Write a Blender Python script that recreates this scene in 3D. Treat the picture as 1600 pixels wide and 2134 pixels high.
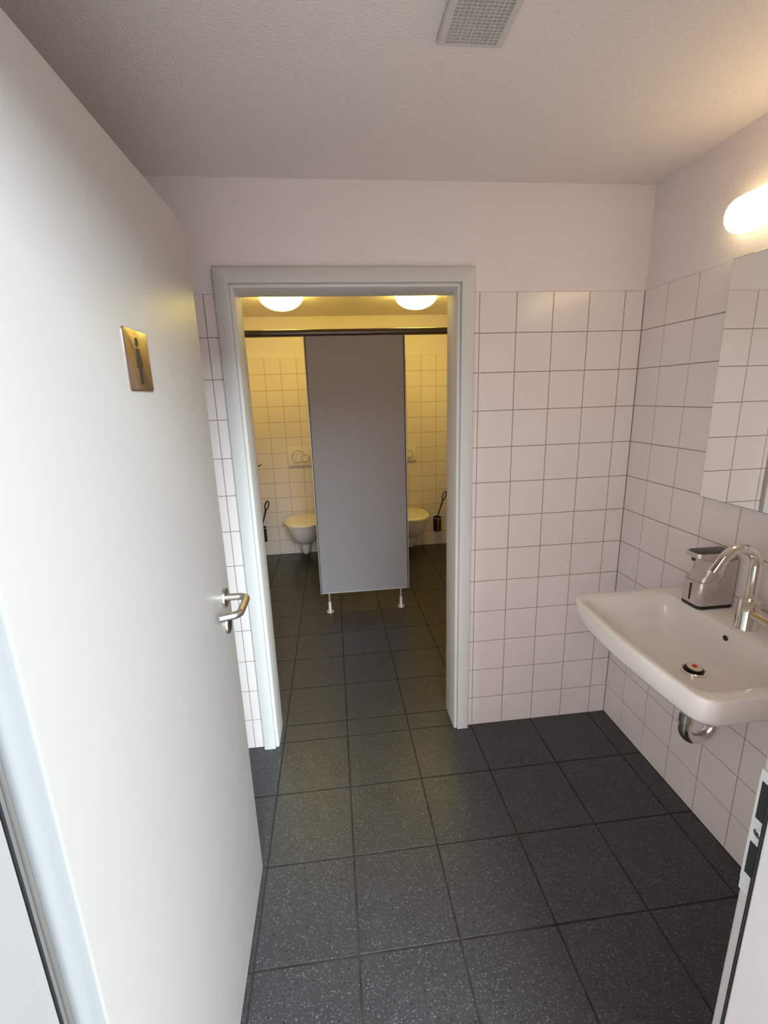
import bpy, bmesh, math, random
from mathutils import Vector, Matrix
random.seed(7)
for o in list(bpy.data.objects): bpy.data.objects.remove(o, do_unlink=True)
SC = bpy.context.scene
COL = SC.collection
PI = math.pi

# ------------------------------------------------------------------ camera
cam = bpy.data.cameras.new('camera')
cam.sensor_fit = 'VERTICAL'; cam.sensor_height = 24.0
cam.lens = 954.03 / 2134 * 24.0
cam.clip_start = 0.02
camo = bpy.data.objects.new('camera', cam); COL.objects.link(camo)
camo.location = (-1.27978, -1.86390, 1.56782)
camo.rotation_euler = (1.324618, 0.0302505, -0.113707)
SC.camera = camo

# ------------------------------------------------------------------ world, daylight, exposure
w = bpy.data.worlds.new('world'); SC.world = w; w.use_nodes = True
bg = w.node_tree.nodes['Background']
bg.inputs[0].default_value = (0.72, 0.84, 1.0, 1); bg.inputs[1].default_value = 0.6

def area(name, loc, rot, sx, sy, power, col):
    l = bpy.data.lights.new(name, 'AREA'); l.shape = 'RECTANGLE'; l.size = sx; l.size_y = sy
    l.energy = power; l.color = col
    o = bpy.data.objects.new(name, l); COL.objects.link(o); o.location = loc; o.rotation_euler = rot
    return o
# inferred daylight, set at an invented, unseen hall window behind the camera
area('invented_window_daylight', (0.85, -7.42, 4.6), (PI/2, 0, 0), 4.2, 3.6, 1560, (0.735, 0.905, 1.0))

vs = SC.view_settings
vs.view_transform = 'Standard'; vs.look = 'None'; vs.gamma = 1.0; vs.use_curve_mapping = False
vs.exposure = 0.12

# ------------------------------------------------------------------ materials
MATS = {}
def mat(name, col, rough=0.5, metal=0.0, spec=0.5, emit=None, estr=0.0, bump=None, vary=None, coat=0.0):
    m = bpy.data.materials.new(name); m.use_nodes = True
    nt = m.node_tree; b = nt.nodes['Principled BSDF']
    b.inputs['Base Color'].default_value = (*col, 1); b.inputs['Roughness'].default_value = rough
    b.inputs['Metallic'].default_value = metal; b.inputs['Specular IOR Level'].default_value = spec
    b.inputs['Coat Weight'].default_value = coat
    if emit:
        b.inputs['Emission Color'].default_value = (*emit, 1); b.inputs['Emission Strength'].default_value = estr
    tc = nt.nodes.new('ShaderNodeTexCoord'); geo = nt.nodes.new('ShaderNodeNewGeometry')
    if vary:                                   # gentle mottling in the colour: (scale, amount)
        n = nt.nodes.new('ShaderNodeTexNoise'); n.inputs['Scale'].default_value = vary[0]; n.inputs['Detail'].default_value = 4
        r = nt.nodes.new('ShaderNodeValToRGB')
        a = vary[1]
        r.color_ramp.elements[0].position = 0.3; r.color_ramp.elements[1].position = 0.7
        r.color_ramp.elements[0].color = (*[c*(1-a) for c in col], 1); r.color_ramp.elements[1].color = (*[min(1, c*(1+a)) for c in col], 1)
        nt.links.new(geo.outputs['Position'], n.inputs['Vector']); nt.links.new(n.outputs['Fac'], r.inputs['Fac'])
        nt.links.new(r.outputs['Color'], b.inputs['Base Color'])
    if bump:                                   # (scale, strength, distance)
        n = nt.nodes.new('ShaderNodeTexNoise'); n.inputs['Scale'].default_value = bump[0]; n.inputs['Detail'].default_value = 3
        bp = nt.nodes.new('ShaderNodeBump'); bp.inputs['Strength'].default_value = bump[1]; bp.inputs['Distance'].default_value = bump[2]
        nt.links.new(geo.outputs['Position'], n.inputs['Vector']); nt.links.new(n.outputs['Fac'], bp.inputs['Height'])
        nt.links.new(bp.outputs['Normal'], b.inputs['Normal'])
    MATS[name] = m
    return m

def terrazzo(name):
    m = bpy.data.materials.new(name); m.use_nodes = True
    nt = m.node_tree; N = nt.nodes; L = nt.links; b = N['Principled BSDF']
    geo = N.new('ShaderNodeNewGeometry')
    oi = N.new('ShaderNodeObjectInfo')
    def vor(scale, seed):
        mp = N.new('ShaderNodeMapping'); mp.inputs['Location'].default_value = (seed, seed*1.7, seed*.3)
        v = N.new('ShaderNodeTexVoronoi'); v.inputs['Scale'].default_value = scale
        L.new(geo.outputs['Position'], mp.inputs['Vector']); L.new(mp.outputs['Vector'], v.inputs['Vector'])
        return v
    def speck(scale, seed, size, dens):
        v = vor(scale, seed)
        lt = N.new('ShaderNodeMath'); lt.operation = 'LESS_THAN'; lt.inputs[1].default_value = size; L.new(v.outputs['Distance'], lt.inputs[0])
        sp = N.new('ShaderNodeSeparateColor'); L.new(v.outputs['Color'], sp.inputs[0])
        l2 = N.new('ShaderNodeMath'); l2.operation = 'LESS_THAN'; l2.inputs[1].default_value = dens; L.new(sp.outputs['Red'], l2.inputs[0])
        mu = N.new('ShaderNodeMath'); mu.operation = 'MULTIPLY'; L.new(lt.outputs[0], mu.inputs[0]); L.new(l2.outputs[0], mu.inputs[1])
        return mu.outputs[0]
    def mix(fac, a, bcol):
        mx = N.new('ShaderNodeMix'); mx.data_type = 'RGBA'
        L.new(fac, mx.inputs['Factor'])
        if isinstance(a, tuple): mx.inputs['A'].default_value = (*a, 1)
        else: L.new(a, mx.inputs['A'])
        mx.inputs['B'].default_value = (*bcol, 1)
        return mx.outputs['Result']
    n = N.new('ShaderNodeTexNoise'); n.inputs['Scale'].default_value = 9; n.inputs['Detail'].default_value = 5
    L.new(geo.outputs['Position'], n.inputs['Vector'])
    base = N.new('ShaderNodeValToRGB'); base.color_ramp.elements[0].color = (0.0360, 0.0350, 0.0358, 1); base.color_ramp.elements[1].color = (0.0510, 0.0500, 0.0510, 1)
    L.new(n.outputs['Fac'], base.inputs['Fac'])
    c = base.outputs['Color']
    c = mix(speck(230, 3.1, 0.36, 0.30), c, (0.13, 0.135, 0.14))
    c = mix(speck(150, 9.7, 0.26, 0.16), c, (0.20, 0.205, 0.21))
    c = mix(speck(120, 5.3, 0.30, 0.10), c, (0.012, 0.012, 0.013))
    L.new(c, b.inputs['Base Color'])
    b.inputs['Roughness'].default_value = 0.36
    b.inputs['Specular IOR Level'].default_value = 0.5
    n2 = N.new('ShaderNodeTexNoise'); n2.inputs['Scale'].default_value = 260; L.new(geo.outputs['Position'], n2.inputs['Vector'])
    bp = N.new('ShaderNodeBump'); bp.inputs['Strength'].default_value = 0.25; bp.inputs['Distance'].default_value = 0.0006
    L.new(n2.outputs['Fac'], bp.inputs['Height']); L.new(bp.outputs['Normal'], b.inputs['Normal'])
    MATS[name] = m
    return m

mat('plaster', (0.90, 0.80, 0.772), 0.85, bump=(190, 0.7, 0.003))
mat('ceiling_paint', (0.89, 0.787, 0.75), 0.9, bump=(170, 0.85, 0.0035))
mat('tile_glaze', (0.89, 0.782, 0.735), 0.16, spec=0.5, vary=(3, 0.02))
mat('grout', (0.36, 0.26, 0.215), 0.9, bump=(400, 0.3, 0.0005))
mat('floor_grout', (0.030, 0.021, 0.017), 0.9, vary=(12, 0.5))
terrazzo('terrazzo')
mat('frame_white', (0.72, 0.68, 0.64), 0.42)
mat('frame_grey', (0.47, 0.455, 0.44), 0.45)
mat('edge_band_dimmed', (0.28, 0.275, 0.27), 0.45)  # door edge, colour darkened to offset the direct hall light
mat('gap_shade', (0.30, 0.25, 0.21), 0.7)  # shade of the flush button gaps, put into the colour
mat('sign_steel', (0.52, 0.42, 0.35), 0.25, metal=1.0)
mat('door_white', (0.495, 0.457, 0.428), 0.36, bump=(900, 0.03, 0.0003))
mat('rubber', (0.014, 0.014, 0.014), 0.8, spec=0.2)
mat('steel_brushed', (0.56, 0.50, 0.45), 0.34, metal=1.0)
mat('zinc', (0.58, 0.58, 0.57), 0.40, metal=0.35)
mat('chrome', (0.82, 0.79, 0.75), 0.07, metal=1.0)
mat('black', (0.012, 0.011, 0.010), 0.4)
mat('porcelain', (0.88, 0.80, 0.745), 0.10, coat=0.3)
mat('plastic_white', (0.88, 0.80, 0.73), 0.25)
mat('vent_plastic', (0.66, 0.60, 0.56), 0.55)
mat('panel_grey', (0.39, 0.36, 0.365), 0.45, bump=(700, 0.04, 0.0003))
mat('edge_alu', (0.64, 0.60, 0.58), 0.40, metal=0.4)
mat('rail_dark', (0.16, 0.12, 0.11), 0.33, metal=0.7)
mat('mirror', (0.92, 0.94, 0.93), 0.0, metal=1.0)
mat('mirror_edge', (0.35, 0.36, 0.34), 0.15, metal=0.6)
mat('silver_plastic', (0.60, 0.52, 0.48), 0.34, metal=0.55)
mat('lid_dark', (0.055, 0.042, 0.036), 0.35)
mat('red', (0.75, 0.03, 0.02), 0.4)
mat('stopper_ivory', (0.75, 0.66, 0.52), 0.35)
mat('smoked_glass', (0.02, 0.018, 0.018), 0.12)
mat('opal_warm', (0.9, 0.85, 0.7), 0.3, emit=(1.0, 0.785, 0.16), estr=21.0)
mat('opal_wall', (0.9, 0.88, 0.8), 0.3, emit=(1.0, 0.80, 0.44), estr=4.2)
mat('corridor_floor', (0.58, 0.54, 0.52), 0.5, vary=(5, 0.2))  # unseen hall floor, lightened to bounce daylight upwards
mat('hall_grey', (0.22, 0.22, 0.22), 0.8, bump=(60, 0.2, 0.002))  # unseen hall end wall, darkened to cut bounce onto the door
mat('vent_dark', (0.10, 0.09, 0.08), 0.8)

# ------------------------------------------------------------------ mesh helpers
def box(bm, x0, x1, y0, y1, z0, z1):
    v = [bm.verts.new((x, y, z)) for x in (x0, x1) for y in (y0, y1) for z in (z0, z1)]
    for f in ((0,1,3,2),(4,6,7,5),(0,4,5,1),(2,3,7,6),(0,2,6,4),(1,5,7,3)): bm.faces.new([v[i] for i in f])
    return v
def bevel_all(bm, r, seg=2):
    bmesh.ops.bevel(bm, geom=list(bm.edges), offset=r, segments=seg, profile=0.5, affect='EDGES')
def boxm(x0, x1, y0, y1, z0, z1, r=0, seg=2):
    bm = bmesh.new(); box(bm, min(x0,x1), max(x0,x1), min(y0,y1), max(y0,y1), min(z0,z1), max(z0,z1))
    if r: bevel_all(bm, r, seg)
    return bm
def loft(rings, cap0=True, cap1=True, closed=True, bm=None):
    bm = bm or bmesh.new(); R = [[bm.verts.new(p) for p in r] for r in rings]
    n = len(R[0])
    for a, b in zip(R, R[1:]):
        for i in range(n if closed else n-1):
            j = (i+1) % n
            bm.faces.new((a[i], a[j], b[j], b[i]))
    if cap0: bm.faces.new(list(reversed(R[0])))
    if cap1: bm.faces.new(R[-1])
    return bm
def tube(path, r, n=16, cap=True, bm=None):
    path = [Vector(p) for p in path]
    rs = r if isinstance(r, (list, tuple)) else [r]*len(path)
    rings = []; up = None
    for i, p in enumerate(path):
        t = (path[min(i+1, len(path)-1)] - path[max(i-1, 0)]).normalized()
        if up is None:
            up = Vector((0,0,1)) if abs(t.z) < .9 else Vector((1,0,0))
        s = t.cross(up).normalized(); up = s.cross(t).normalized()
        rings.append([p + rs[i]*(math.cos(a)*s + math.sin(a)*up) for a in [2*PI*k/n for k in range(n)]])
    return loft(rings, cap, cap, bm=bm)
def bend(pts, r, seg=8):
    """polyline with rounded corners"""
    pts = [Vector(p) for p in pts]; out = [pts[0]]
    for a, b, c in zip(pts, pts[1:], pts[2:]):
        u = (a-b).normalized(); v = (c-b).normalized()
        ang = u.angle(v); d = min(r/math.tan(ang/2), (a-b).length*.5, (c-b).length*.5); rr = d*math.tan(ang/2)
        ctr = b + (u+v).normalized()*(rr/math.sin(ang/2))
        p0 = b+u*d; p1 = b+v*d
        e0 = (p0-ctr); e1 = (p1-ctr); tot = e0.angle(e1); ax = e0.cross(e1).normalized()
        for k in range(seg+1): out.append(ctr + Matrix.Rotation(tot*k/seg, 3, ax) @ e0)
    out.append(pts[-1]); return out
def lathe(prof, cx, cy, n=32, axis='Z', bm=None):
    """prof: (r, h) list"""
    rings = []
    for r, h in prof:
        ring = []
        for k in range(n):
            a = 2*PI*k/n
            if axis == 'Z': ring.append((cx[0]+r*math.cos(a), cx[1]+r*math.sin(a), h))
            elif axis == 'X': ring.append((h, cx[0]+r*math.cos(a), cx[1]+r*math.sin(a)))
            else: ring.append((cx[0]+r*math.cos(a), h, cx[1]+r*math.sin(a)))
        rings.append(ring)
    return loft(rings, bm=bm)
def rrect(x0, x1, y0, y1, r, z, n=6):
    """rounded rectangle ring in the XY plane; r may be 4 radii for (x1,y1),(x0,y1),(x0,y0),(x1,y0)"""
    rr = r if isinstance(r, (list, tuple)) else [r]*4
    pts = []
    for (cx, cy, sx, sy, a0), q in zip(((x1,y1,-1,-1,0),(x0,y1,1,-1,PI/2),(x0,y0,1,1,PI),(x1,y0,-1,1,1.5*PI)), rr):
        for k in range(n+1):
            a = a0 + PI/2*k/n
            pts.append((cx+sx*q+q*math.cos(a), cy+sy*q+q*math.sin(a), z))
    return pts

def thing(name, loc, label, cat, group=None):
    o = bpy.data.objects.new(name, None); COL.objects.link(o); o.location = loc; o.empty_display_size = 0.05
    o['label'] = label; o['category'] = cat
    if group: o['group'] = group
    return o
def obj(name, bm, m, parent=None, label=None, smooth=True, stuff=False):
    """mesh given in world coordinates; parented parts keep their place"""
    bmesh.ops.recalc_face_normals(bm, faces=list(bm.faces))
    off = Vector((0,0,0)); q = parent
    while q is not None: off += q.location; q = q.parent
    bmesh.ops.translate(bm, verts=list(bm.verts), vec=-off)
    me = bpy.data.meshes.new(name); bm.to_mesh(me); bm.free()
    me.materials.append(MATS[m])
    if smooth:
        me.polygons.foreach_set('use_smooth', [True]*len(me.polygons))
        try: me.set_sharp_from_angle(angle=math.radians(38))
        except Exception: pass
    o = bpy.data.objects.new(name, me); COL.objects.link(o); o.parent = parent
    if label: o['label'] = label
    if stuff: o['kind'] = 'stuff'
    return o
def struct(name, bm, m, label=None, smooth=False):
    o = obj(name, bm, m, None, smooth=smooth); o['kind'] = 'structure'
    if label: o['label'] = label
    return o
def copy_thing(root, loc, label):
    r = root.copy(); COL.objects.link(r); r.location = loc; r['label'] = label
    for ch in list(root.children):
        c = ch.copy(); COL.objects.link(c); c.parent = r
        for g in list(ch.children):
            d = g.copy(); COL.objects.link(d); d.parent = c
    return r

# ------------------------------------------------------------------ tiles (one object each, shared meshes)
TILE_CACHE = {}
def tile_mesh(wd, ht, m, th, ch):
    key = (round(wd, 4), round(ht, 4), m)
    if key in TILE_CACHE: return TILE_CACHE[key]
    a, b = wd/2, ht/2
    v = [(-a,-b,-th),(a,-b,-th),(a,b,-th),(-a,b,-th),(-a,-b,-ch),(a,-b,-ch),(a,b,-ch),(-a,b,-ch),
         (-a+ch,-b+ch,0),(a-ch,-b+ch,0),(a-ch,b-ch,0),(-a+ch,b-ch,0)]
    f = [(8,9,10,11)]
    for k in range(4):
        j = (k+1) % 4
        f += [(k, j, 4+j, 4+k), (4+k, 4+j, 8+j, 8+k)]
    me = bpy.data.meshes.new('tile'); me.from_pydata(v, [], f); me.materials.append(MATS[m])
    TILE_CACHE[key] = me; return me
def tiles(parent, us, vs_, frame, m='tile_glaze', joint=0.0030, th=0.005, ch=0.0009, tilt=0.0011, name='tile', skip=None):
    """us, vs_: joint positions along the two axes; frame(u,v) -> location; orientation = frame.rot"""
    place, rot = frame
    us = sorted(us); vs_ = sorted(vs_)
    for u0, u1 in zip(us, us[1:]):
        for v0, v1 in zip(vs_, vs_[1:]):
            if u1-u0 < 0.006 or v1-v0 < 0.006: continue
            if skip and skip(u0, u1, v0, v1): continue
            o = bpy.data.objects.new(name, tile_mesh(u1-u0-joint, v1-v0-joint, m, th, ch)); COL.objects.link(o)
            o.location = place((u0+u1)/2, (v0+v1)/2)
            R = rot @ Matrix.Rotation(random.gauss(0, tilt), 3, 'X') @ Matrix.Rotation(random.gauss(0, tilt), 3, 'Y')
            o.rotation_euler = R.to_euler()
            o.parent = parent
def rotm(xax, yax):
    x = Vector(xax); y = Vector(yax); z = x.cross(y)
    return Matrix((x, y, z)).transposed()
def grid(a, b, first, p):
    """joint lines between a and b on the lattice first + k*p"""
    k0 = math.ceil((a-first)/p - 1e-6); out = [a]
    while first + k0*p < b - 1e-6:
        if first+k0*p > a+1e-6: out.append(first+k0*p)
        k0 += 1
    return out + [b]

ZT = 1.95; TP = 0.15; CE = 2.322
ROWS = [k*TP for k in range(14)]
XL = -2.20                       # left side of both rooms
YF = -1.44                       # room face of the entrance wall
YO = -1.58                       # corridor face of the entrance wall
YB = 2.79                        # tiled rear wall of the cubicles
PW = 0.004                       # plaster lies this far behind the tile faces

# ------------------------------------------------------------------ floor
bm = bmesh.new(); box(bm, XL-0.1, 0.1, YO, YB+0.1, -0.12, -0.0003)
floor = struct('floor', bm, 'floor_grout', 'dark grey speckled square floor tiles with brown joints')
FX = -1.58752; FP = 0.29966; FY = -0.28357
xs = grid(XL, 0.0, FX, FP)
ys = grid(YO, 0.012, FY, FP) + grid(0.125, YB, 0.125, FP)
tiles(floor, xs, ys, (lambda u, v: (u, v, 0), rotm((1,0,0),(0,1,0))), 'terrazzo', joint=0.0068, th=0.006, ch=0.0002, tilt=0.00025, name='floor_tile')

# ------------------------------------------------------------------ walls
def wall(name, boxes, label, m='plaster'):
    bm = bmesh.new()
    for b in boxes: box(bm, *b)
    return struct(name, bm, m, label)
# wall between wash room and cubicles, with the doorway
OX0, OX1, OZ = -1.640, -0.742, 2.0
wb = wall('wall_back', [(XL-PW, OX0, PW, 0.126, 0, CE), (OX1, PW, PW, 0.126, 0, CE), (OX0, OX1, PW, 0.126, OZ, CE)],
          'white plastered partition wall with square tiles beside the doorway')
bm = bmesh.new(); box(bm, XL, OX0, 0.0014, PW, 0, ZT-0.001); box(bm, OX1, 0, 0.0014, PW, 0, ZT-0.001)
obj('grout', bm, 'grout', wb, smooth=False)
front = rotm((1,0,0),(0,0,1))     # tile facing -Y
tiles(wb, grid(OX1, 0.0, -0.08253, TP), ROWS, (lambda u, v: (u, 0.0, v), front))
tiles(wb, grid(XL, OX0, -1.71772, TP), ROWS, (lambda u, v: (u, 0.0, v), front))
# right wall, runs through both rooms
wr = wall('wall_right', [(PW, 0.12, YO, YB+0.1, 0, CE)], 'white plastered side wall above square wall tiles behind the washbasin')
bm = bmesh.new(); box(bm, 0.0014, PW, YF, YB, 0, ZT-0.001); obj('grout', bm, 'grout', wr, smooth=False)
rgt = rotm((0,-1,0),(0,0,1))      # tile facing -X
tiles(wr, grid(YF, 0.0, -0.13260, TP), ROWS, (lambda u, v: (0.0, u, v), rgt))
ZR = [z*1.0052 for z in ROWS]
tiles(wr, grid(0.126, YB, YB-0.151*19, 0.151), ROWS, (lambda u, v: (0.0, u, v), rgt))
# left wall
wl = wall('wall_left', [(XL-0.12, XL-PW, YO, YB+0.1, 0, CE)], 'white plastered side wall with square tiles behind the open door')
bm = bmesh.new(); box(bm, XL-PW, XL-0.0014, YF, YB, 0, ZT-0.001); obj('grout', bm, 'grout', wl, smooth=False)
lft = rotm((0,1,0),(0,0,1))
tiles(wl, grid(YF, 0.0, -0.13260, TP), ROWS, (lambda u, v: (XL, u, v), lft))
tiles(wl, grid(0.126, YB, YB-0.151*19, 0.151), ROWS, (lambda u, v: (XL, u, v), lft))
# rear wall of the cubicles
wc = wall('wall_rear', [(XL-PW, PW, YB+PW, YB+0.12, 0, CE)], 'cream lit tiled wall behind the two toilets')
bm = bmesh.new(); box(bm, XL, 0.0, YB+0.0014, YB+PW, 0, ZR[-1]-0.001); obj('grout', bm, 'grout', wc, smooth=False)
tiles(wc, grid(XL, 0.0, -0.3745, 0.1512), ZR, (lambda u, v: (u, YB, v), front))
# entrance wall with the doorway the camera looks through
EX0, EX1, EZ = -1.680, -0.712, 2.02
wf = wall('wall_front', [(XL-PW, EX0, YO, YF, 0, CE), (EX1, PW, YO, YF, 0, CE), (EX0, EX1, YO, YF, EZ, CE)], 'plastered wall around the entrance doorway')
# ceilings
bm = bmesh.new(); box(bm, XL-0.12, 0.12, YO, YB+0.12, CE, CE+0.1)
struct('ceiling', bm, 'ceiling_paint', 'rough white painted ceiling')
# invented, unseen stair hall behind the camera; size and tones shaped to steer daylight
HX0, HX1, HY, CH = -3.2, 4.6, -7.6, 6.8
W0, W1, V0, V1 = -1.25, 2.95, 2.8, 6.4
bm = bmesh.new(); box(bm, HX0, HX1, HY, YO, -0.1, -0.001); struct('floor_corridor', bm, 'corridor_floor', 'unseen grey corridor floor, kept light to bounce daylight')
bm = bmesh.new(); box(bm, HX0, HX1, HY, YO, CH, CH+0.1); struct('ceiling_corridor', bm, 'ceiling_paint', 'white ceiling of the invented hall')
wall('wall_corridor', [(HX0, W0, HY, HY+0.12, 0, CH), (W1, HX1, HY, HY+0.12, 0, CH), (W0, W1, HY, HY+0.12, 0, V0), (W0, W1, HY, HY+0.12, V1, CH)], 'unseen corridor wall around an invented tall window')
wall('wall_corridor_end_left', [(HX0-0.1, HX0, HY, YO, 0, CH)], 'unseen white end wall placed to bounce daylight into the room')
wall('wall_corridor_end_right', [(HX1, HX1+0.1, HY, YO, 0, CH)], 'unseen end wall, grey to limit light on the door', 'hall_grey')
wall('wall_corridor_front', [(HX0, XL, YO, YO+0.1, 0, CH), (0.0, HX1, YO, YO+0.1, 0, CH), (XL, 0.0, YO, YO+0.1, CE+0.1, CH)], 'white corridor wall beside the entrance')

# ------------------------------------------------------------------ door frames (mitred profiles)
def frame_parts(trim, prof, x0, x1, zt, m, names=('jamb', 'head')):
    """prof: (offset away from the opening, y) closed outline"""
    L0 = [(x0-o, y, 0.0) for o, y in prof]; L1 = [(x0-o, y, zt+o) for o, y in prof]
    R0 = [(x1+o, y, 0.0) for o, y in prof]; R1 = [(x1+o, y, zt+o) for o, y in prof]
    obj(names[0], loft([L0, L1]), m, trim); obj(names[0], loft([R1, R0]), m, trim); obj(names[1], loft([L1, R1]), m, trim)
trim1 = bpy.data.objects.new('trim_1', None); COL.objects.link(trim1); trim1.location = (-1.19, 0.05, 0)
trim1['kind'] = 'structure'; trim1['label'] = 'white wooden door frame of the open doorway to the toilets'
y0, y1 = -0.020, 0.150
prof = [(0.0, -0.004), (0.002, -0.0075), (0.006, -0.009), (0.0115, -0.009), (0.0125, -0.005), (0.0145, -0.005), (0.0155, y0+0.002), (0.018, y0),
        (0.062, y0), (0.066, y0+0.002), (0.0675, y0+0.006), (0.0675, -0.0005), (0.0340, -0.0005),
        (0.0340, 0.1265), (0.066, 0.1265), (0.066, y1-0.004), (0.062, y1), (0.004, y1), (0.0, y1-0.004)]
frame_parts(trim1, prof, -1.6070, -0.7745, 1.9665, 'frame_white')
# threshold shadow gap is part of the floor; entrance frame
trim2 = bpy.data.objects.new('trim_2', None); COL.objects.link(trim2); trim2.location = (-1.17, -1.5, 0)
trim2['kind'] = 'structure'; trim2['label'] = 'white door frame of the entrance in the foreground'
def entrance_profile():
    yr = -1.424
    return [(0.0, yr-0.004), (0.003, yr), (0.055, yr), (0.058, yr-0.003), (0.058, YF+0.0005), (0.034, YF+0.0005), (0.034, YO-0.0005), (0.055, YO-0.0005),
            (0.055, YO-0.018), (-0.011, YO-0.018), (-0.014, YO-0.015), (-0.014, -1.455), (-0.012, -1.4525), (-0.002, -1.4525), (-0.002, -1.445), (0.0, -1.443)]
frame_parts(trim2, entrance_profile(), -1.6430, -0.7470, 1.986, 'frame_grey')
# dark seal in the rebate
seal = [(-0.0150, -1.4510), (-0.0125, -1.4475), (-0.0025, -1.4475), (-0.0025, -1.4522), (-0.0130, -1.4522)]
frame_parts(trim2, seal, -1.6430, -0.7470, 1.986, 'rubber', ('gasket', 'gasket'))

# strike plate on the latch side of the entrance frame
sp = boxm(-0.7486, -0.7468, -1.4445, -1.4245, 0.885, 1.085, 0.0005, 1)
strike = obj('strike_plate', sp, 'zinc', trim2, 'zinc strike plate with latch holes')
bm = boxm(-0.7468, -0.7440, -1.4238, -1.4225, 0.90, 1.07); obj('strike_lip', bm, 'zinc', strike)
for z0, z1, nm in ((1.010, 1.068, 'latch_hole'), (0.918, 0.971, 'bolt_hole')):
    obj(nm, boxm(-0.7491, -0.7484, -1.4438, -1.4285, z0, z1), 'black', strike)
bm = lathe([(0.0062, -0.7484), (0.0062, -0.7492), (0.0050, -0.7496)], (-1.4360, 0.990), None, 20, 'X'); s = obj('screw', bm, 'chrome', strike)
bm = lathe([(0.0022, -0.7494), (0.0022, -0.7499)], (-1.4360, 0.990), None, 6, 'X'); obj('screw_recess', bm, 'black', strike)

# ------------------------------------------------------------------ open entrance door
DX = -1.602
door = bpy.data.objects.new('door_1', None); COL.objects.link(door); door.location = (DX-0.02, -1.42, 0)
door['kind'] = 'structure'; door['label'] = 'white flush entrance door standing wide open with steel lever handle'
pf = [(DX, -1.4195), (DX-0.0006, -1.4210), (DX-0.0020, -1.4218), (DX-0.0045, -1.4216), (DX-0.014, -1.4196), (DX-0.024, -1.4196), (DX-0.030, -1.4213),
      (DX-0.034, -1.4218), (DX-0.0385, -1.4212), (DX-0.040, -1.4198), (DX-0.040, -0.586), (DX-0.0385, -0.584), (DX-0.0015, -0.584), (DX, -0.5855)]
bm = loft([[(x, y, z) for x, y in pf] for z in (0.008, 1.979)])
leaf = obj('leaf', bm, 'door_white', door)
eb = [(DX-0.0010, -1.4214), (DX-0.0022, -1.4226), (DX-0.0047, -1.4224), (DX-0.014, -1.4202), (DX-0.024, -1.4202), (DX-0.030, -1.4221), (DX-0.034, -1.4226), (DX-0.0385, -1.4221), (DX-0.0400, -1.4206), (DX-0.038, -1.4190), (DX-0.002, -1.4190)]
obj('edge_band_dimmed', loft([[(x, y, z) for x, y in eb] for z in (0.0085, 1.9785)]), 'edge_band_dimmed', door, 'grey edge band on the hinge side, darkened against the direct hall light')
obj('rebate_lip', boxm(DX-0.056, DX-0.0395, -1.4180, -1.4000, 0.008, 1.979, 0.001, 1), 'door_white', door)
bm = boxm(DX-0.040, DX-0.025, -1.418, -0.571, 0.008, 1.992, 0.0015, 1); obj('rebate_lip', bm, 'door_white', door)
for z in (0.25, 1.72):
    obj('hinge', tube([(DX-0.049, -1.415, z), (DX-0.049, -1.415, z+0.08)], 0.007, 14), 'zinc', door)
hy, hz = -0.655, 1.046
hb = lathe([(0.0255, DX+0.0002), (0.0265, DX+0.001), (0.0265, DX+0.0065), (0.0255, DX+0.008), (0.012, DX+0.008)], (hy, hz), None, 36, 'X')
handle = obj('handle', tube(bend([(DX+0.004, hy, hz), (DX+0.064, hy, hz), (DX+0.064, hy-0.112, hz), (DX+0.018, hy-0.128, hz)], 0.022, 10), 0.0098, 20), 'steel_brushed', door, 'brushed steel lever handle')
obj('rosette', hb, 'steel_brushed', handle)
kb = lathe([(0.0255, DX+0.0002), (0.0265, DX+0.001), (0.0265, DX+0.0065), (0.0255, DX+0.008), (0.010, DX+0.008)], (hy, 0.966), None, 36, 'X')
lock = obj('lock_rosette', kb, 'steel_brushed', door)
bm = lathe([(0.0085, DX+0.0078), (0.0085, DX+0.0092)], (hy, 0.970), None, 20, 'X'); box(bm, DX+0.0078, DX+0.0092, hy-0.0045, hy+0.0045, 0.952, 0.968)
obj('key_cylinder', bm, 'black', lock)
# inside handle on the far face
obj('handle', tube(bend([(DX-0.044, hy, hz), (DX-0.104, hy, hz), (DX-0.104, hy-0.112, hz), (DX-0.058, hy-0.128, hz)], 0.022, 8), 0.0098, 14), 'steel_brushed', door)

# sign on the door
sign = thing('door_sign', (DX, -1.002, 1.59), 'square brushed steel sign with woman pictogram on the open door', 'sign')
ring = lambda x, q: [(x, a, b) for a, b, _ in rrect(-1.052+q, -0.952-q, 1.590+q, 1.690-q, 0.006, 0)]
obj('plate', loft([ring(DX+0.0002, 0), ring(DX+0.0016, 0), ring(DX+0.0024, 0.0008)]), 'sign_steel', sign)
def flat(poly, x0, x1):
    return loft([[(x0, y, z) for y, z in poly], [(x1, y, z) for y, z in poly]])
sy, sz = -1.002, 1.590
xa, xb = DX+0.0023, DX+0.0029
fig = lathe([(0.0072, xa), (0.0072, xb)], (sy, sz+0.0800), None, 24, 'X')
loft([[(x, sy+a, sz+b) for a, b in ((-0.0070,0.0700),(0.0070,0.0700),(0.0155,0.0400),(0.0140,0.0385),(-0.0140,0.0385),(-0.0155,0.0400))] for x in (xa, xb)], bm=fig)
for s in (-1, 1):
    c0, c1 = sorted((s*0.0010, s*0.0068)); box(fig, xa, xb, sy+c0, sy+c1, sz+0.0120, sz+0.0385)
obj('pictogram', fig, 'black', sign, 'black woman figure', smooth=False)

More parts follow.
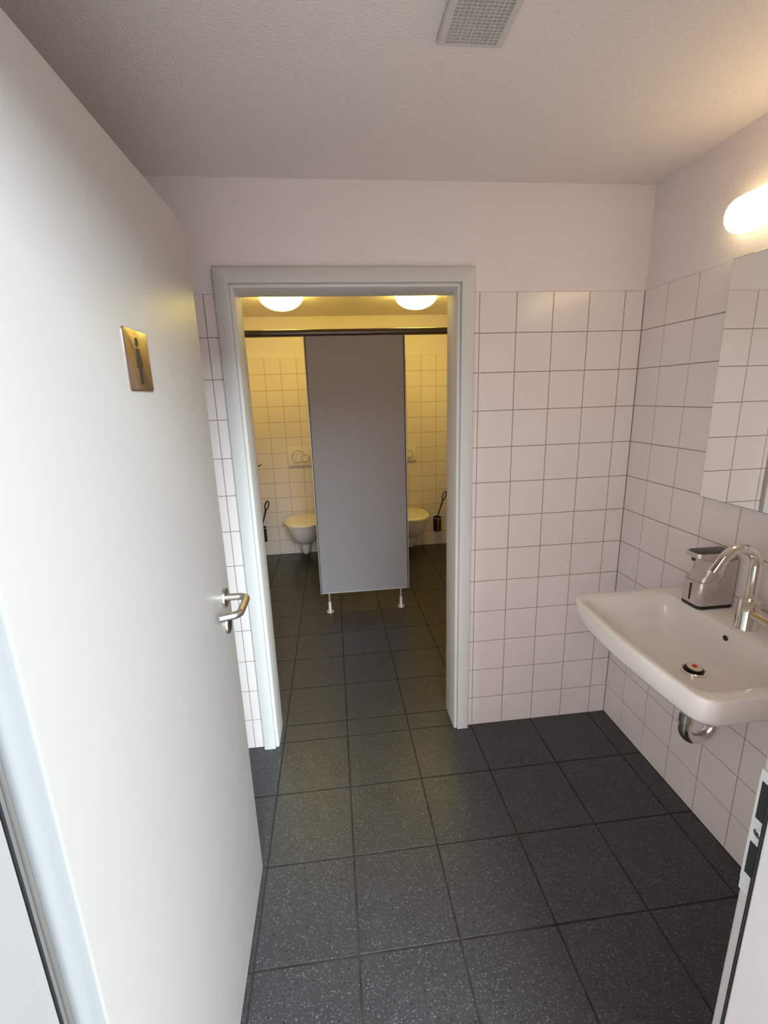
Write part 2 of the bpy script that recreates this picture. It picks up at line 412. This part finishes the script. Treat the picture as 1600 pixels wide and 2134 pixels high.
# ------------------------------------------------------------------ cubicle partition
PX0, PX1, PZ0, PZ1 = -1.432, -0.763, 0.157, 1.970
part = thing('stall_partition', (-1.10, 1.35, 0), 'grey cubicle front panel hung from a dark top rail on two thin feet', 'partition')
obj('panel', boxm(PX0+0.010, PX1-0.010, 1.336, 1.362, PZ0+0.004, PZ1-0.004, 0.0015, 1), 'panel_grey', part)
for a, b, c, d in ((PX0, PX0+0.007, PX0+0.0085, PX0+0.0105), (PX1-0.007, PX1, PX1-0.0105, PX1-0.0085)):
    e = obj('edge_profile', boxm(a, b, 1.330, 1.368, PZ0-0.004, PZ1, 0.0015, 2), 'edge_alu', part, 'pale metal edge strip')
    obj('edge_gasket', boxm(c-0.0016, d, 1.3350, 1.366, PZ0, PZ1), 'rubber', e)
obj('bottom_edge', boxm(PX0+0.011, PX1-0.011, 1.3345, 1.3635, PZ0-0.002, PZ0+0.006, 0.001, 1), 'edge_alu', part)
# half-round top rail
rp = [(1.350+0.024*math.cos(a)-0.004, 1.9875+0.0215*math.sin(a)) for a in [PI/2+PI*k/12 for k in range(13)]] + [(1.370, 1.966), (1.370, 2.009)]
obj('top_rail', loft([[(XL+0.001, y, z) for y, z in rp], [(-0.001, y, z) for y, z in rp]]), 'rail_dark', part, 'dark brown metal top rail')
obj('divider', boxm(-1.114, -1.086, 1.364, YB-0.002, PZ0, PZ1, 0.0015, 1), 'panel_grey', part)
for x in (-1.370, -0.828):
    f = obj('foot', tube([(x, 1.349, PZ0+0.002), (x, 1.349, 0.045)], 0.0065, 14), 'edge_alu', part, 'thin metal foot')
    obj('flange', lathe([(0.0085, 0.085), (0.012, 0.080), (0.0145, 0.022), (0.019, 0.016), (0.025, 0.012), (0.027, 0.007), (0.027, 0.0002)], (x, 1.349), None, 28), 'edge_alu', f)

# ------------------------------------------------------------------ toilets
def egg(z, hw, yf, yb, n=36, sq=3.2):
    ym = yf + (yb-yf)*0.52; pts = []
    for k in range(n):
        a = 2*PI*k/n; cx, sy_ = math.cos(a), math.sin(a)
        if sy_ < 0: x = hw*math.copysign(abs(cx)**0.92, cx); y = ym + (ym-yf)*math.copysign(abs(sy_)**0.97, sy_)
        else: x = hw*math.copysign(abs(cx)**(2/sq), cx); y = ym + (yb-ym)*abs(sy_)**(2/sq)
        pts.append((x, y, z))
    return pts
def shiftx(r, x): return [(p[0]+x, p[1], p[2]) for p in r]
TX = -1.600
GT = 'wall hung toilets in the two cubicles'
toilet = thing('toilet', (TX, 2.60, 0), 'wall hung white toilet with closed lid left of the grey partition panel', 'toilet', GT)
Rg = [egg(0.192, 0.030, 2.50, 2.74), egg(0.196, 0.066, 2.450, 2.76), egg(0.208, 0.096, 2.405, 2.786), egg(0.232, 0.124, 2.362, 2.788), egg(0.270, 0.148, 2.322, 2.788),
      egg(0.320, 0.166, 2.290, 2.788), egg(0.365, 0.174, 2.272, 2.788), egg(0.392, 0.177, 2.266, 2.788), egg(0.398, 0.173, 2.270, 2.788)]
bm = loft([shiftx(r, TX) for r in Rg])
Tr = [egg(0.086, 0.018, 2.50, 2.60, sq=2.2), egg(0.090, 0.036, 2.475, 2.63, sq=2.2), egg(0.105, 0.048, 2.462, 2.65, sq=2.2), egg(0.150, 0.057, 2.450, 2.67, sq=2.2), egg(0.225, 0.074, 2.430, 2.72, sq=2.2)]
loft([shiftx(r, TX) for r in Tr], bm=bm)
loft([[(TX+s, y, z) for s, z in [(0.085*math.cos(a), 0.225+0.075*math.sin(a)) for a in [2*PI*k/20 for k in range(20)]]] for y in (2.62, 2.7885)], bm=bm)
obj('bowl', bm, 'porcelain', toilet)
bm = loft([shiftx(r, TX) for r in (egg(0.3985, 0.180, 2.262, 2.745), egg(0.404, 0.184, 2.257, 2.748), egg(0.411, 0.184, 2.257, 2.748), egg(0.414, 0.181, 2.260, 2.745))])
obj('seat', bm, 'plastic_white', toilet)
bm = loft([shiftx(r, TX) for r in (egg(0.4155, 0.182, 2.259, 2.747), egg(0.419, 0.186, 2.254, 2.750), egg(0.428, 0.186, 2.254, 2.750), egg(0.4335, 0.181, 2.260, 2.745), egg(0.438, 0.160, 2.285, 2.72), egg(0.441, 0.11, 2.34, 2.67), egg(0.442, 0.04, 2.44, 2.57))])
obj('lid', bm, 'plastic_white', toilet)
for s in (-1, 1):
    obj('hinge', tube([(TX+s*0.09, 2.756, 0.399), (TX+s*0.09, 2.756, 0.424)], 0.011, 14), 'chrome', toilet)
copy_thing(toilet, (-0.552, 2.60, 0), 'wall hung white toilet with closed lid right of the grey partition panel')

# flush plates
FXc = -1.604
plate = thing('flush_plate', (FXc, YB, 0.927), 'white dual flush plate on the tiles above the left toilet', 'flush plate', 'flush plates above the toilets')
obj('plate', boxm(FXc-0.123, FXc+0.123, YB-0.022, YB-0.0003, 0.927, 1.097, 0.0025, 2), 'plastic_white', plate)
def button(cx, cz, r, y):
    return lathe([(r, YB-0.0210), (r, y+0.0015), (r-0.0015, y), (r-0.0030, y), (r-0.0034, y+0.0075), (r-0.0078, y+0.0075), (r-0.0082, y+0.0006), (r*0.4, y+0.0012), (0.002, y+0.0012)], (cx, cz), None, 48, 'Y')
obj('full_button', button(FXc-0.023, 1.018, 0.066, YB-0.0262), 'plastic_white', plate)
obj('half_button', button(FXc+0.046, 0.996, 0.042, YB-0.0290), 'plastic_white', plate)
for b_, cx, cz, r, y in (('button_gap_shade', FXc-0.023, 1.018, 0.066, YB-0.0262), ('button_gap_shade', FXc+0.046, 0.996, 0.042, YB-0.0290)):  # darker rings added as painted shade in the button gaps
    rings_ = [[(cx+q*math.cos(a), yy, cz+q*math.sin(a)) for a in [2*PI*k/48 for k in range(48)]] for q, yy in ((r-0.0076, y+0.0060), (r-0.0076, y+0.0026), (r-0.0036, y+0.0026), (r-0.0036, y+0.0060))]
    obj(b_, loft(rings_+rings_[:1], False, False), 'gap_shade', plate)
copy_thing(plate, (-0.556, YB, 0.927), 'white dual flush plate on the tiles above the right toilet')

# toilet brush holders and brushes
def brush_set(cx, l1, l2):
    cy = 2.715
    h = thing('brush_holder', (cx, cy, 0.175), l1, 'brush holder', 'wall mounted brush holders')
    cup = lathe([(0.040, 0.175), (0.043, 0.178), (0.044, 0.325), (0.041, 0.325), (0.040, 0.190), (0.004, 0.188)], (cx, cy), None, 32)
    obj('cup', cup, 'smoked_glass', h)
    bm = boxm(cx-0.004, cx+0.004, cy-0.0475, cy-0.0442, 0.180, 0.318); obj('front_strip', bm, 'chrome', h)
    rg = [(cx+0.0465*math.cos(a), cy+0.0465*math.sin(a), 0.318) for a in [2*PI*k/32 for k in range(33)]]
    obj('ring', tube(rg, 0.0032, 8), 'chrome', h)
    obj('bracket', boxm(cx-0.012, cx+0.012, cy+0.045, YB-0.0003, 0.300, 0.335, 0.002, 1), 'chrome', h)
    b = thing('toilet_brush', (cx, cy, 0.19), l2, 'toilet brush', 'toilet brushes standing in their holders')
    p0 = Vector((cx-0.006, cy, 0.30)); p1 = Vector((cx+0.058, cy-0.012, 0.508))
    obj('handle', tube([p0, p0.lerp(p1, .5), p1], [0.0075, 0.0065, 0.009], 12), 'black', b)
    d = (p1-p0).normalized(); s = d.cross(Vector((0, 1, 0))).normalized()
    lp = [p1 + d*(0.046 - 0.046*math.cos(a)) + s*(0.017*math.sin(a)) for a in [2*PI*k/24 for k in range(25)]]
    obj('loop', tube(lp, 0.0062, 8), 'black', b)
    obj('brush_head', lathe([(0.010, 0.205), (0.030, 0.212), (0.032, 0.285), (0.012, 0.305)], (cx-0.004, cy), None, 20), 'black', b)
brush_set(-0.230, 'dark wall mounted brush holder with chrome strip right of the right toilet', 'black handled brush leaning in the holder beside the right toilet')
brush_set(-2.040, 'dark brush holder beside the left toilet, half hidden by the door frame', 'black handled brush leaning in the holder beside the left toilet')

# toilet paper holder whose arm just shows beside the doorway
pph = thing('paper_holder', (XL, 2.66, 0.955), 'dark metal paper holder arm on the left cubicle wall', 'paper holder')
obj('wall_plate', lathe([(0.022, XL+0.0003), (0.022, XL+0.006), (0.010, XL+0.008)], (2.66, 0.955), None, 24, 'X'), 'rail_dark', pph)
obj('arm', tube(bend([(XL+0.004, 2.66, 0.955), (XL+0.205, 2.66, 0.955), (XL+0.222, 2.66, 0.972)], 0.012, 6), 0.0065, 12), 'rail_dark', pph)

# ceiling lamps in the cubicles
lamp = thing('ceiling_lamp', (-1.597, 1.84, CE), 'glowing round opal ceiling lamp above the left toilet cubicle', 'ceiling lamp', 'round cubicle ceiling lamps')
obj('base', lathe([(0.150, CE-0.0003), (0.150, CE-0.014), (0.140, CE-0.016)], (-1.597, 1.84), None, 48), 'plastic_white', lamp)
pr = [(0.157*math.cos(t)+0.004, CE-0.012-0.102*math.sin(t)) for t in [PI/2*k/14 for k in range(15)]]
obj('shade', lathe(pr, (-1.597, 1.84), None, 56), 'opal_warm', lamp, 'glowing opal glass bowl')
copy_thing(lamp, (-0.590, 1.84, CE), 'glowing round opal ceiling lamp above the right toilet cubicle')

# ------------------------------------------------------------------ ceiling vent
vx0, vx1, vy0, vy1 = -1.006, -0.858, -0.815, -0.666
vent = thing('ceiling_vent', (-0.932, -0.74, CE), 'square grey ventilation grille in the ceiling', 'vent')
bm = bmesh.new(); t = 0.016
r0 = rrect(vx0, vx1, vy0, vy1, 0.003, CE-0.0003, 3); r1 = rrect(vx0, vx1, vy0, vy1, 0.003, CE-0.010, 3)
r2 = rrect(vx0+0.003, vx1-0.003, vy0+0.003, vy1-0.003, 0.003, CE-0.013, 3)
r3 = rrect(vx0+t, vx1-t, vy0+t*.5, vy1-t*.5, 0.002, CE-0.013, 3); r4 = rrect(vx0+t, vx1-t, vy0+t*.5, vy1-t*.5, 0.002, CE-0.0015, 3)
obj('frame', loft([r0, r1, r2, r3, r4], True, False), 'vent_plastic', vent)
obj('backing', boxm(vx0+t, vx1-t, vy0+t*.5, vy1-t*.5, CE-0.0022, CE-0.0012), 'vent_dark', vent)
bm = bmesh.new()
nx = 12
for k in range(nx):
    x = vx0+t + (vx1-vx0-2*t)*(k)/(nx-1); box(bm, x-0.0011, x+0.0011, vy0+t*.5, vy1-t*.5, CE-0.0118, CE-0.0095)
ny = 16
for k in range(ny):
    y = vy0+t*.5 + (vy1-vy0-t)*k/(ny-1); box(bm, vx0+t, vx1-t, y-0.0013, y+0.0013, CE-0.0115, CE-0.0025)
obj('grille', bm, 'vent_plastic', vent, smooth=False)

# ------------------------------------------------------------------ wall lamp over the mirror
wlamp = thing('wall_lamp', (0, -0.735, 2.065), 'glowing long rounded opal wall lamp above the mirror', 'wall lamp')
zc = 2.064; ya, yb = -0.405, -1.065
obj('base', boxm(-0.022, PW-0.0005, ya-0.03, yb+0.03, zc-0.036, zc+0.036, 0.004, 2), 'plastic_white', wlamp)
rings = []; n = 28
def caps(x, y, r):
    # half-stadium cross-section facing -X, at distance y along the wall
    return [(-0.018-0.054*r*abs(math.sin(a))**0.8 if k <= n//2 else -0.018, y, zc+0.051*r*math.cos(a)) for k, a in enumerate([PI*j/(n//2) for j in range(n//2+1)])]
L = 14
for k in range(L+1):
    t_ = PI/2*k/L; r = math.sin(t_); rings.append(caps(0, ya - 0.052*(1-math.cos(t_)), max(r, 0.02)))
for k in range(L, -1, -1):
    t_ = PI/2*k/L; r = math.sin(t_); rings.append(caps(0, yb + 0.052*(1-math.cos(t_)), max(r, 0.02)))
obj('shade', loft(rings), 'opal_wall', wlamp, 'glowing opal cover')

# ------------------------------------------------------------------ mirror
mir = thing('mirror', (0, -0.73, 1.198), 'frameless rectangular mirror on the tiled wall above the washbasin', 'mirror')
obj('backing', boxm(-0.0098, -0.0004, -1.027, -0.434, 1.202, 1.945), 'mirror_edge', mir, smooth=False)
q = 0.0016
f0 = [(-0.0100, y, z) for y, z in ((-1.031,1.198),(-0.430,1.198),(-0.430,1.949),(-1.031,1.949))]
f1 = [(-0.0140, y, z) for y, z in ((-1.031,1.198),(-0.430,1.198),(-0.430,1.949),(-1.031,1.949))]
f2 = [(-0.0150, y, z) for y, z in ((-1.031+q,1.198+q),(-0.430-q,1.198+q),(-0.430-q,1.949-q),(-1.031+q,1.949-q))]
g = obj('edge', loft([f0, f1, f2], True, False), 'mirror_edge', mir, smooth=False)
bm = bmesh.new(); bm.faces.new([bm.verts.new(p) for p in f2]); bmesh.ops.recalc_face_normals(bm, faces=list(bm.faces))
r_ = bmesh.ops.extrude_face_region(bm, geom=list(bm.faces)); bmesh.ops.translate(bm, verts=[v for v in r_['geom'] if isinstance(v, bmesh.types.BMVert)], vec=(0.0004, 0, 0))
obj('glass', bm, 'mirror', mir, smooth=False)

# ------------------------------------------------------------------ washbasin
BZ = 0.865
basin = thing('washbasin', (0, -0.74, 0.78), 'white ceramic washbasin mounted on the tiled right wall', 'washbasin')
bx0, bx1, by0, by1 = -0.462, -0.0004, -1.043, -0.437
def bring(i, z, rf, rb=0.006, bow=0.022, fx=None, xb=None):
    """outer ring inset by i, front edge (at -X) bowed outwards"""
    x0 = bx0+i if fx is None else fx; x1 = bx1 if xb is None else xb
    pts = rrect(x0, x1, by0+i, by1-i, [rb, rf, rf, rb], z, 8)
    # densify the straight sides so the bow is smooth
    out = []
    for q_, (a, b) in enumerate(zip(pts, pts[1:]+pts[:1])):
        out.append(a)
        m_ = {8: 8, 17: 14, 26: 8, 35: 14}.get(q_, 0)
        for k in range(1, m_+1): out.append(tuple(a[j]+(b[j]-a[j])*k/(m_+1) for j in range(3)))
    yc = (by0+by1)/2; hw = (by1-by0)/2
    res = []
    for x, y, zz in out:
        fr = max(0, min(1, (x1-x)/(x1-x0)))
        res.append((x - bow*fr*fr*(1-((y-yc)/hw)**2), y, zz))
    return res
ins = [(0.200, 0.714, .03), (0.150, 0.719, .04), (0.085, 0.742, .045), (0.034, 0.774, .045), (0.014, 0.787, .045), (0.006, 0.800, .042), (0.002, 0.830, .040), (0.000, 0.859, .038), (0.0012, 0.8628, .037), (0.0035, 0.8646, .035), (0.008, BZ, .033)]
rings = [bring(i, z, r) for i, z, r in ins]
# inner bowl: rim -> slope -> floor; the wall side keeps a deck for tap and dispenser
def inner(i, z, r, back, fi, dy=0.0, bow=0.020):
    return bring(i, z, r, rb=r*0.9, bow=bow, fx=bx0+fi, xb=back)
inn = [(0.034, BZ-0.0005, .040, -0.128, .018), (0.040, BZ-0.003, .042, -0.132, .022), (0.047, BZ-0.012, .046, -0.135, .030), (0.060, BZ-0.040, .055, -0.139, .050), (0.080, BZ-0.075, .060, -0.143, .078),
       (0.110, BZ-0.108, .060, -0.149, .110), (0.150, BZ-0.124, .055, -0.158, .145), (0.200, BZ-0.131, .045, -0.175, .180), (0.250, BZ-0.134, .020, -0.195, .205)]
rings += [inner(i, z, r, b, fi) for i, z, r, b, fi in inn]
body = obj('body', loft(rings), 'porcelain', basin)
dr = (-0.232, -0.745)
zb = BZ-0.1300
drain = obj('drain_ring', lathe([(0.034, zb-0.006), (0.034, zb+0.0025), (0.0315, zb+0.0040), (0.0285, zb+0.0030), (0.0275, zb+0.001)], dr, None, 36), 'chrome', basin, 'chrome drain ring')
obj('drain_gap', lathe([(0.0270, zb+0.0012), (0.0270, zb+0.0026)], dr, None, 32), 'black', drain)
tiltm = Matrix.Rotation(math.radians(9), 3, 'X')
def tilted(prof, n=32):
    t_ = lathe(prof, (dr[0]+0.002, dr[1]+0.001), None, n)
    bmesh.ops.rotate(t_, cent=(dr[0], dr[1], zb+0.008), matrix=tiltm, verts=list(t_.verts)); return t_
stp = obj('stopper', tilted([(0.019, zb+0.000), (0.0222, zb+0.004), (0.0222, zb+0.0105), (0.0205, zb+0.0120)]), 'black', basin, 'black drain plug with ivory top and red dot')
obj('plug_cap', tilted([(0.0205, zb+0.0118), (0.0203, zb+0.0132), (0.0180, zb+0.0142), (0.006, zb+0.0146)]), 'stopper_ivory', stp)
obj('red_dot', tilted([(0.0075, zb+0.0143), (0.0070, zb+0.0156), (0.003, zb+0.0162)], 20), 'red', stp)
obj('overflow_hole', lathe([(0.0085, -0.1395), (0.0085, -0.1405)], (-0.742, 0.833), None, 24, 'X'), 'black', basin)

# siphon under the basin
trap = thing('siphon', (-0.19, -0.745, 0.468), 'chrome siphon pipe under the washbasin', 'pipe')
path = bend([(-0.232, -0.745, 0.7132), (-0.232, -0.745, 0.488), (-0.136, -0.745, 0.488), (-0.136, -0.745, 0.600), (0.0, -0.745, 0.600)], 0.047, 12)
obj('pipe', tube(path, 0.0185, 22), 'chrome', trap)
obj('nut', lathe([(0.0195, 0.556), (0.0245, 0.560), (0.0245, 0.588), (0.0195, 0.592)], (-0.232, -0.745), None, 28), 'chrome', trap)
obj('wall_flange', lathe([(0.034, -0.0005), (0.034, -0.005), (0.020, -0.010)], (-0.745, 0.600), None, 28, 'X'), 'chrome', trap)

# tap
tx, ty = -0.082, -0.745
tap = thing('faucet', (tx, ty, BZ), 'chrome mixer tap with curved spout on the washbasin', 'faucet')
obj('tap_body', lathe([(0.0300, BZ-0.0003), (0.0300, BZ+0.003), (0.0285, BZ+0.005), (0.0285, BZ+0.090), (0.0265, BZ+0.0925), (0.014, BZ+0.0925)], (tx, ty), None, 40), 'chrome', tap)
sp_ = [(tx, ty, BZ+0.088), (tx, ty, 1.060)]
R_ = 0.058
for k in range(1, 25):
    a = math.radians(152)*k/24; sp_.append((tx - R_ + R_*math.cos(a), ty, 1.060+R_*math.sin(a)))
e = Vector(sp_[-1]); d = (e-Vector(sp_[-2])).normalized()
sp_.append(tuple(e+d*0.022))
spo = obj('spout', tube(sp_, 0.0145, 24), 'chrome', tap)
obj('aerator', tube([e+d*0.022, e+d*0.044], 0.0152, 24), 'chrome', spo)
lev = obj('lever_hub', tube([(tx, ty-0.024, BZ+0.052), (tx, ty-0.075, BZ+0.050)], 0.0165, 24), 'chrome', tap)
obj('lever', tube([(tx+0.002, ty-0.070, BZ+0.050), (tx+0.008, ty-0.120, BZ+0.058), (tx+0.010, ty-0.150, BZ+0.062)], [0.0095, 0.0080, 0.0075], 16), 'chrome', lev)

# soap dispenser
sx0, sx1, sy0, sy1 = -0.134, -0.012, -0.622, -0.540
soap = thing('soap_dispenser', (-0.07, -0.58, BZ), 'silver touchless soap dispenser standing on the washbasin rim beside the tap', 'soap dispenser')
yc = (sy0+sy1)/2
def sr(x0, x1, hw, z, r): return rrect(x0, x1, yc-hw, yc+hw, [r*.6, r, r, r*.6], z, 6)
obj('base', loft([sr(-0.133, -0.012, 0.041, BZ+0.0003, 0.018), sr(-0.135, -0.010, 0.0425, BZ+0.003, 0.018), sr(-0.134, -0.011, 0.0415, BZ+0.012, 0.018)]), 'black', soap)
sec = [(-0.1280, 0.0380, 0.012, .018), (-0.1280, 0.0375, 0.080, .018), (-0.1240, 0.0365, 0.100, .018), (-0.1150, 0.0350, 0.112, .018),
       (-0.1080, 0.0345, 0.122, .018), (-0.1060, 0.0340, 0.135, .018), (-0.1070, 0.0340, 0.150, .018), (-0.1120, 0.0340, 0.160, .018), (-0.1340, 0.0345, 0.166, .020), (-0.1490, 0.0350, 0.172, .022), (-0.1500, 0.0350, 0.182, .022), (-0.1480, 0.0335, 0.187, .021)]
bd = obj('body', loft([sr(a, -0.0135, hw, BZ+h, r) for a, hw, h, r in sec]), 'silver_plastic', soap)
def ledge(x):
    tb = [(-0.136, 0.088), (-0.100, 0.094), (-0.075, 0.104), (-0.064, 0.120), (-0.056, 0.160), (-0.010, 0.166)]
    for (xa_, za_), (xb_, zb_) in zip(tb, tb[1:]):
        if x <= xb_: return za_ + (zb_-za_)*max(0, (x-xa_)/(xb_-xa_))
    return 0.166
def shell(i, frac, dz=0.0):
    # densified ring whose height follows the sloping ledge
    base_ = rrect(-0.1355+i+0.002*frac, -0.0105-i*.3, yc-0.0425+i+0.0015*frac, yc+0.0425-i-0.0015*frac, [0.010, 0.018, 0.018, 0.010], 0, 6)
    out = []
    for q_, (p, q) in enumerate(zip(base_, base_[1:]+base_[:1])):
        out.append(p)
        for k in range(1, {6: 14, 20: 14}.get(q_, 0)+1): out.append(tuple(p[j]+(q[j]-p[j])*k/15 for j in range(3)))
    return [(x, y, BZ + 0.012 + (ledge(x)-0.012)*frac + dz) for x, y, _ in out]
obj('front_shell', loft([shell(0.001, 0.0), shell(0.0, 0.03), shell(0.0, 0.5), shell(0.0, 1.0, -0.002), shell(0.0012, 1.0), shell(0.0055, 1.0, -0.0005)], False, False), 'silver_plastic', soap)
obj('top_cover', loft([sr(-0.144, -0.017, 0.0300, BZ+0.1868, .019), sr(-0.142, -0.019, 0.0280, BZ+0.1885, .018)]), 'lid_dark', soap, 'dark top cover')
obj('nozzle', lathe([(0.006, BZ+0.172), (0.006, BZ+0.160), (0.004, BZ+0.158)], (-0.138, yc), None, 16), 'black', soap)
bm = boxm(-0.1366, -0.1335, yc-0.0035, yc+0.0035, BZ+0.022, BZ+0.080, 0.001, 1); obj('level_window', bm, 'black', bd, 'black level window')
